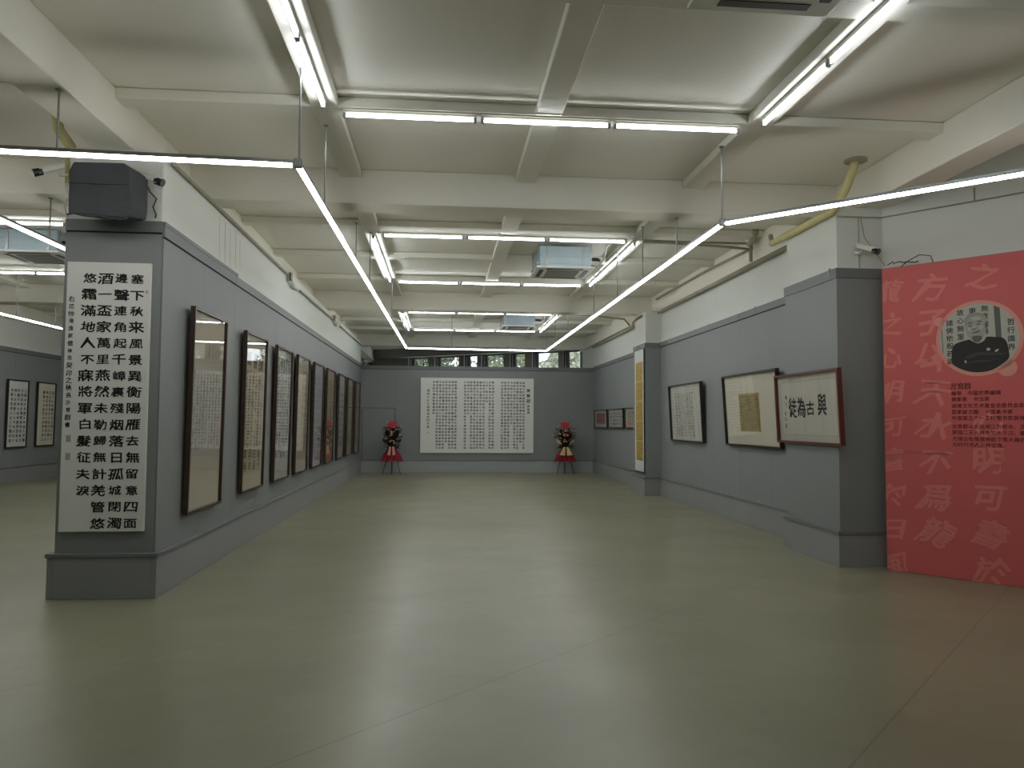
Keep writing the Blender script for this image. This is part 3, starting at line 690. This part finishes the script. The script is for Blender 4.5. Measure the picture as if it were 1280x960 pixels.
# portrait print
def ell(cx, cz, rx, rz, n=48, a0=0, a1=2*PI): return [(cx+rx*math.cos(a0+(a1-a0)*i/n), cz+rz*math.sin(a0+(a1-a0)*i/n)) for i in range(n)]
PB = lambda pts, y: [(p[0], y, p[1]) for p in pts]
MB().poly(PB(ell(.94, 2.497, .40, .392), -.0010)).poly(PB(ell(.575, 2.696, .05, .05, 24), -.0010)).poly(PB(ell(1.19, 2.18, .088, .088, 24), -.0010)).build('portrait_border', GHOST2, rb)
def q2(px, py):  # print layout of the portrait: 860 x 740 units across the oval
    return (.94+(px-470)*.000845, 2.497-(py-460)*.000962)
INKP = mat('photo_black', (34, 31, 31), .6); PHW = mat('photo_wall', (176, 176, 166), .6); PHG = mat('photo_grey', (92, 92, 88), .6)
SKIN = mat('photo_skin', (158, 154, 144), .6); SKIND = mat('photo_skin_shade', (96, 91, 84), .6); SKINL = mat('photo_skin_light', (178, 174, 164), .6); HAIR = mat('photo_hair', (146, 144, 136), .6)
port = MB().poly(PB(ell(.94, 2.497, .362, .355, 56), -.0014)).build('portrait_print', PHW, rb, label='black and white portrait of a person with folded arms')
def inoval(pts):
    out = []
    for x, z in pts:
        dx, dz = (x-.94)/.361, (z-2.497)/.354; l = math.hypot(dx, dz)
        if l > 1: x = .94+dx/l*.361; z = 2.497+dz/l*.354
        out.append((x, z))
    return out
def shape(mbx, pts, y): mbx.poly(PB(inoval([q2(*p) for p in pts])[::-1], y))
def smooth_pts(P, n=4):
    out = []; K = len(P)
    for i in range(K):
        p0, p1, p2, p3 = [Vector(P[(i+j-1) % K]) for j in range(4)]
        for k in range(n):
            t = k/n; out.append(tuple(.5*((2*p1)+(-p0+p2)*t+(2*p0-5*p1+4*p2-p3)*t*t+(-p0+3*p1-3*p2+p3)*t*t*t)))
    return out
for q_ in ([(640, 120), (705, 150), (715, 470), (655, 470)], [(30, 350), (58, 330), (62, 620), (50, 600)]):
    mb = MB(); shape(mb, q_, -.0017); mb.build('portrait_background', PHG, rb)
mb = MB()
for cols, px, py, dy, s in ((PHOTO[0], 155, 275, 84, .070), (PHOTO[1], 278, 170, 88, .070), (PHOTO[2][1:2], 412, 165, 88, .074), (PHOTO[3], 545, 145, 84, .068), (PHOTO[4][1:], 815, 310, 88, .070)):
    for i, ch in enumerate(cols):
        x, z = q2(px, py+i*dy); put(mb, ch, x, z, s, s, -.0017, True)
mb.build('lettering', INKP, rb, label='calligraphy in the portrait background')
body = smooth_pts([(372, 470), (420, 500), (470, 515), (530, 490), (560, 452), (650, 460), (730, 475), (770, 530), (785, 610), (785, 690), (700, 760), (600, 810), (470, 832), (340, 815), (240, 780), (180, 730), (172, 640), (178, 570), (200, 520), (260, 492), (340, 475)])
mb = MB(); shape(mb, body, -.0020); mb.build('portrait_clothes', INKP, rb)
mb = MB(); shape(mb, smooth_pts([(335, 230), (380, 195), (450, 185), (520, 205), (555, 250), (562, 310), (552, 380), (530, 440), (490, 480), (440, 485), (390, 470), (350, 420), (330, 350), (325, 280)]), -.0023); mb.build('portrait_face', SKIN, rb)
mb = MB(); shape(mb, smooth_pts([(325, 290), (335, 230), (375, 192), (450, 182), (522, 200), (560, 250), (566, 320), (552, 300), (540, 250), (500, 225), (430, 220), (370, 235), (345, 270), (335, 330)]), -.0025); mb.build('portrait_hair', HAIR, rb)
mb = MB()
shape(mb, smooth_pts([(345, 300), (375, 282), (405, 288), (400, 298), (372, 296)]), -.0027); shape(mb, smooth_pts([(445, 283), (480, 270), (510, 282), (500, 290), (478, 284)]), -.0027)
shape(mb, smooth_pts([(362, 322), (385, 312), (405, 320), (385, 328)]), -.0027); shape(mb, smooth_pts([(452, 310), (475, 300), (498, 310), (475, 317)]), -.0027)
shape(mb, smooth_pts([(402, 352), (420, 360), (445, 352), (440, 366), (410, 368)]), -.0027); shape(mb, smooth_pts([(400, 402), (440, 388), (490, 378), (478, 394), (440, 404)]), -.0027)
shape(mb, smooth_pts([(400, 445), (450, 432), (500, 440), (510, 470), (470, 505), (420, 495)]), -.0027); shape(mb, smooth_pts([(545, 300), (568, 300), (566, 350), (550, 370)]), -.0027)
mb.build('portrait_features', SKIND, rb)
mb = MB(); shape(mb, smooth_pts([(400, 235), (450, 225), (500, 240), (480, 265), (420, 265)]), -.0029); shape(mb, smooth_pts([(415, 320), (432, 315), (440, 345), (418, 348)]), -.0029)
shape(mb, smooth_pts([(360, 350), (390, 345), (385, 375), (362, 372)]), -.0029); shape(mb, smooth_pts([(480, 335), (515, 328), (515, 360), (485, 365)]), -.0029)
shape(mb, [(556, 572), (592, 572), (592, 600), (556, 600)], -.0029); shape(mb, smooth_pts([(640, 605), (672, 588), (682, 600), (655, 618)]), -.0029); shape(mb, smooth_pts([(315, 700), (328, 692), (335, 715), (322, 722)]), -.0029)
mb.build('portrait_highlights', SKINL, rb)
mb = MB(); shape(mb, smooth_pts([(330, 650), (470, 610), (620, 618), (760, 640), (640, 655), (470, 645), (360, 680)]), -.0023); shape(mb, smooth_pts([(300, 740), (420, 700), (560, 700), (700, 690), (560, 715), (420, 722)]), -.0023)
mb.build('portrait_sleeve_folds', mat('photo_dark_grey', (56, 52, 52), .6), rb)

# ------------------------------------------------------------------ speaker box on the end face
sp = thing('speaker', 'boxy speaker under a charcoal cover, perched above the end face of the partition', 'speaker', (-2.99, 7.16, 3.355), 0)
mb = MB()
# front / back outlines (x,z); narrower at the back, sagging cloth
fr_ = [(-.27, .03), (.20, .0), (.235, .02), (.26, .10), (.235, .44), (.18, .49), (-.24, .485), (-.275, .40)]
bk_ = [(-.26, .07), (.22, .04), (.29, .05), (.30, .12), (.30, .43), (.24, .475), (-.22, .475), (-.26, .42)]
b0 = [(x, -.30, z) for x, z in fr_]; b1 = [(x, -.04, z) for x, z in bk_]
mb.v = b0+b1; n_ = 8; mb.f = [tuple(range(n_)), tuple(range(2*n_-1, n_-1, -1))]+[((i+1) % n_, i, n_+i, n_+(i+1) % n_) for i in range(n_)]
mb.build('cover', CLOTH, sp, bevel=.014)
MB().tube([(-.275, -.305, .30), (0, -.312, .292), (.235, -.305, .30)], .004, 5).build('cover_seam', CLOTH, sp)
mb = MB()
for pts in ([(-.275, .018), (-.2, .035), (-.1, .01), (0, .012), (.1, -.005), (.2, -.012), (.235, .01)],):
    mb.tube([(x, -.30, z) for x, z in pts], .008, 6)
mb.build('cover_hem', CLOTH, sp)
MB().box(-.12, .12, -.06, .085, .2, .3).build('wall_bracket', BLACKP, sp)

# ------------------------------------------------------------------ security cameras
def security_camera(label, loc, rz, tiltdown=.25, s=1.0):
    t = thing('security_camera', label, 'camera', loc, rz)
    def R(p):
        c, s_ = math.cos(-tiltdown), math.sin(-tiltdown); x, y, z = p; return (x*s, (y)*s*1.0, z*s)
    # body points along -y local
    td = math.tan(tiltdown)
    def P(x, y, z): return (x*s, y*s, (z+td*y)*s)
    MB().hexa([P(-.045, -.16, -.04), P(.045, -.16, -.04), P(.04, .12, -.035), P(-.04, .12, -.035), P(-.045, -.16, .04), P(.045, -.16, .04), P(.04, .12, .035), P(-.04, .12, .035)]).build('camera_body', PLAST, t, bevel=.008)
    MB().hexa([P(-.055, -.21, .035), P(.055, -.21, .035), P(.05, .10, .035), P(-.05, .10, .035), P(-.055, -.21, .05), P(.055, -.21, .05), P(.05, .10, .05), P(-.05, .10, .05)]).build('sun_hood', PLAST, t, bevel=.003)
    MB().tube([P(0, -.12, -.004), P(0, -.215, -.006)], .05*s, 12).build('lens_front', BLACKP, t)
    MB().tube([P(0, .05, -.04), P(0, .09, -.10), P(0, .16, -.12)], .014*s, 8).build('bracket_arm', PLAST, t, smooth=True)
    MB().tube([P(0, .10, -.10), P(0, .10, -.125)], .04*s, 12).build('base_plate', PLAST, t)
    return t
def cable(label, pts, r=.006, m=CABLE, name='cable'):
    return tag(MB().tube(pts, r, 6).build(name, m, smooth=True), label, 'cable')
c = security_camera('white security camera beside the speaker box, aimed down the gallery', (-2.70, 7.11, 3.80), math.radians(76), .35, .72)
cable('loose dark cable dangling beneath the camera beside the speaker box', [(-2.76, 7.25, 3.78), (-2.72, 7.235, 3.70), (-2.66, 7.235, 3.64), (-2.69, 7.235, 3.56), (-2.66, 7.235, 3.49), (-2.67, 7.24, 3.46)])
security_camera('white security camera beside the speaker box, aimed into the neighbouring hall', (-3.53, 7.14, 3.86), math.radians(-58), .42, .72)
cable('tangle of pale cable beneath the outer camera of the partition end', [(-3.40, 7.25, 3.84), (-3.46, 7.22, 3.72), (-3.42, 7.22, 3.62), (-3.47, 7.22, 3.55), (-3.45, 7.25, 3.44)], .012, PLAST)
security_camera('white security camera above the wide column beside the red board', (4.74, 8.21, 3.60), math.radians(40), .4, .72)
cable('thin vertical grey cable behind the camera over the wide column', [(4.74, 8.335, 3.99), (4.74, 8.335, 3.40)], .004, PIPEG)
cable('thin slanting grey cable reaching down to the red board', [(4.765, 8.335, 3.98), (4.80, 8.32, 3.75), (4.95, 8.16, 3.38)], .005, PIPEG)
cp1 = [(4.95+.04*i+.03*math.sin(i*2.1), 8.12-.01*i, 3.39+.04*abs(math.sin(i*1.7))) for i in range(10)]
cable('coil of dark cable lying on the top edge of the red board', cp1, .006)
cable('cable arch rising from the top edge of the red board', [(5.06, 8.04, 3.36), (5.12, 7.98, 3.42), (5.20, 7.92, 3.47), (5.27, 7.83, 3.44), (5.28, 7.80, 3.35)], .005)
security_camera('tiny white security camera on top of the end partition corner', (-2.42, 24.30, 3.46), math.radians(40))
security_camera('small dark-fronted camera on the end partition above the board edge', (-.65, 24.36, 3.45), math.radians(0), s=.7)
# wall cable line on upper white wall at right
cable('grey cable line running along the white wall above the red board', [(4.48, 8.33, 3.985), (5.0, 8.32, 3.985)]+[tuple(A+nn*.012+dd*s_+Vector((0, 0, 3.985+.006*math.sin(s_*5)))) for s_ in (.05, .6, 1.2, 1.8, 2.6, 3.3)], .009, PIPEG)
cable('short grey cable drop on the white wall above the red board', [tuple(A+nn*.012+dd*.95+Vector((0, 0, 3.985))), tuple(A+nn*.012+dd*.95+Vector((0, 0, 4.13)))], .008, PIPEG)

# ------------------------------------------------------------------ pipes and conduits
yp = thing('insulated_pipe', 'yellowed insulated pipe dropping from a ceiling rosette above the wide column', 'pipe', (4.47, 7.9, 4.0))
MB().tube([(0, 0, .49), (-.01, .04, .4), (-.04, .14, .22), (-.06, .26, .09), (-.065, .40, .035), (-.065, .8, .035), (-.065, 1.3, .035), (-.05, 1.78, .05), (.02, 2.1, .09), (.06, 2.3, .11)], .045, 12).build('pipe_run', PIPEY, yp, smooth=True)
MB().tube([(0, 0, .475), (0, 0, .50)], .12, 16).build('rosette', PIPEG, yp, smooth=False)
MB().tube([(.06, 2.28, .11), (.05, 2.3, .17), (.0, 2.2, .19)], .032, 10).build('pipe_end', PIPEG, yp, smooth=True)
def pipe(label, pts, r, m=PIPEG, n=8): return tag(MB().tube(pts, r, n).build('pipe', m, smooth=True), label, 'pipe')
pipe('dusty conduit along the foot of the upper white wall between the two columns', [(4.745, 10.2, 4.06), (4.745, 14, 4.06), (4.745, 16.6, 4.06)], .035)
pipe('thin dusty conduit sloping high along the display wall side', [(4.70, 11.3, 4.30), (4.70, 12.6, 4.34), (4.70, 13.4, 4.36), (4.70, 15.4, 4.36), (4.70, 16.6, 4.36)], .022)
pipe('upright dusty pipe dropping from the ceiling beside the display wall', [(4.66, 11.25, 4.5), (4.66, 11.25, 4.08)], .03)
pipe('curved dusty pipe stub next to the upright pipe', [(4.62, 10.95, 4.5), (4.62, 10.97, 4.45), (4.62, 11.1, 4.36), (4.62, 11.22, 4.34)], .045)
pipe('pair of dusty pipes crossing under the second bay ceiling to the display wall', [(2.98, 11.33, 4.36), (3.5, 11.33, 4.35), (4.2, 11.28, 4.31), (4.66, 11.25, 4.27)], .02)
pipe('second dusty pipe crossing under the second bay ceiling, slightly higher', [(2.98, 11.36, 4.39), (3.7, 11.37, 4.385), (4.66, 11.3, 4.37)], .016)
pipe('dusty conduit beyond the far column toward the end partition', [(4.745, 17.75, 4.02), (4.745, 20, 4.02), (4.745, 24.2, 4.02)], .035)
pipe('thin dusty pipe crossing under the third bay ceiling', [(2.98, 19.3, 4.37), (3.8, 19.3, 4.35), (4.6, 19.25, 4.26), (4.72, 19.2, 4.1)], .02)
pipe('short bent pipe above the far column', [(4.43, 16.9, 4.03), (4.43, 17.3, 4.02), (4.43, 17.65, 3.98), (4.43, 17.7, 3.84)], .025)
pipe('white conduit running along the top of the long partition', [(XL+.02, 7.4, 4.03), (XL+.02, 12.8, 4.01)], .02, PIPEG)
pipe('second stretch of conduit on the long partition beyond the junction box', [(XL+.02, 13.7, 3.93), (XL+.02, 17.9, 3.95)], .018, PIPEG)
pipe('far stretch of conduit on the long partition near the end', [(XL+.02, 19.2, 3.95), (XL+.02, 24.2, 3.98)], .018, PIPEG)
for lab, y in (('white junction box on the long partition, nearer one', 12.85), ('white junction box on the long partition, farther one', 18.0)):
    jb = thing('junction_box', lab, 'junction box', (XL, y, 3.90), 0, 'junction boxes on the partition')
    B(.0, .09, -.0, .14, .0, .16).build('box', PLAST, jb, bevel=.006)
    MB().tube([(.05, .0, .08), (.06, .3, -.03), (.03, .85, .03)], .035, 8).build('conduit_elbow', PLAST, jb, smooth=True)
    MB().tube([(.05, -.01, .15), (.05, -.02, .02)], .012, 6).build('cable_loop', CABLE, jb)
# pipe by the partition end in the neighbouring hall
pipe('yellowed pipe dropping beside the outer camera of the partition end', [(-3.62, 7.35, 4.48), (-3.60, 7.35, 4.30), (-3.50, 7.38, 4.15), (-3.49, 7.38, 3.8)], .05, PIPEY)
pipe('thin conduit rod under the beam of the neighbouring hall', [(-10.5, 17.12, 4.07), (-3.6, 17.12, 4.07)], .03)
# drip stains on the partition's upper plaster (part of the wall)
mb = MB(); rnd = random.Random(2)
for y, z0, z1, w_ in ((9.05, 3.98, 3.46, .02), (9.28, 3.96, 3.44, .03), (9.5, 3.93, 3.46, .018), (9.75, 3.97, 3.5, .03), (9.95, 3.9, 3.55, .02)):
    yl = y-YL
    mb.poly([(yl, .0105, z0), (yl+w_*.4, .0105, (z0+z1)/2), (yl+.03, .0105, z1), (yl+.02, .0105, z1), (yl-w_*.3, .0105, (z0+z1)/2), (yl-w_*.5, .0105, z0)])
mb.build('stain', STAINM, wl)
# picture hooks on the right rail
for i, (y, lab) in enumerate([(15.9, 'small steel hook on the display wall rail, third from the wide column'), (13.5, 'small steel hook on the display wall rail, second from the wide column'), (11.4, 'small steel hook on the display wall rail, next to the wide column')]):
    hk = MB().tube([(0, 0, .03), (-.015, 0, .035), (-.03, 0, 0), (-.03, 0, -.06), (-.045, 0, -.05)], .006, 6).build('picture_hook', STEEL); hk.location = (XR-.022, y, 3.375)
    tag(hk, lab, 'hook', 'picture hooks on the rail')
hk = MB().tube([(0, 0, .03), (-.015, 0, .035), (-.03, 0, 0), (-.03, 0, -.06), (-.045, 0, -.05)], .008, 6).build('picture_hook', STEEL); hk.location = (XP-.024, 8.42, 3.36)
tag(hk, 'small steel hook on the rail of the wide column', 'hook', 'picture hooks on the rail')
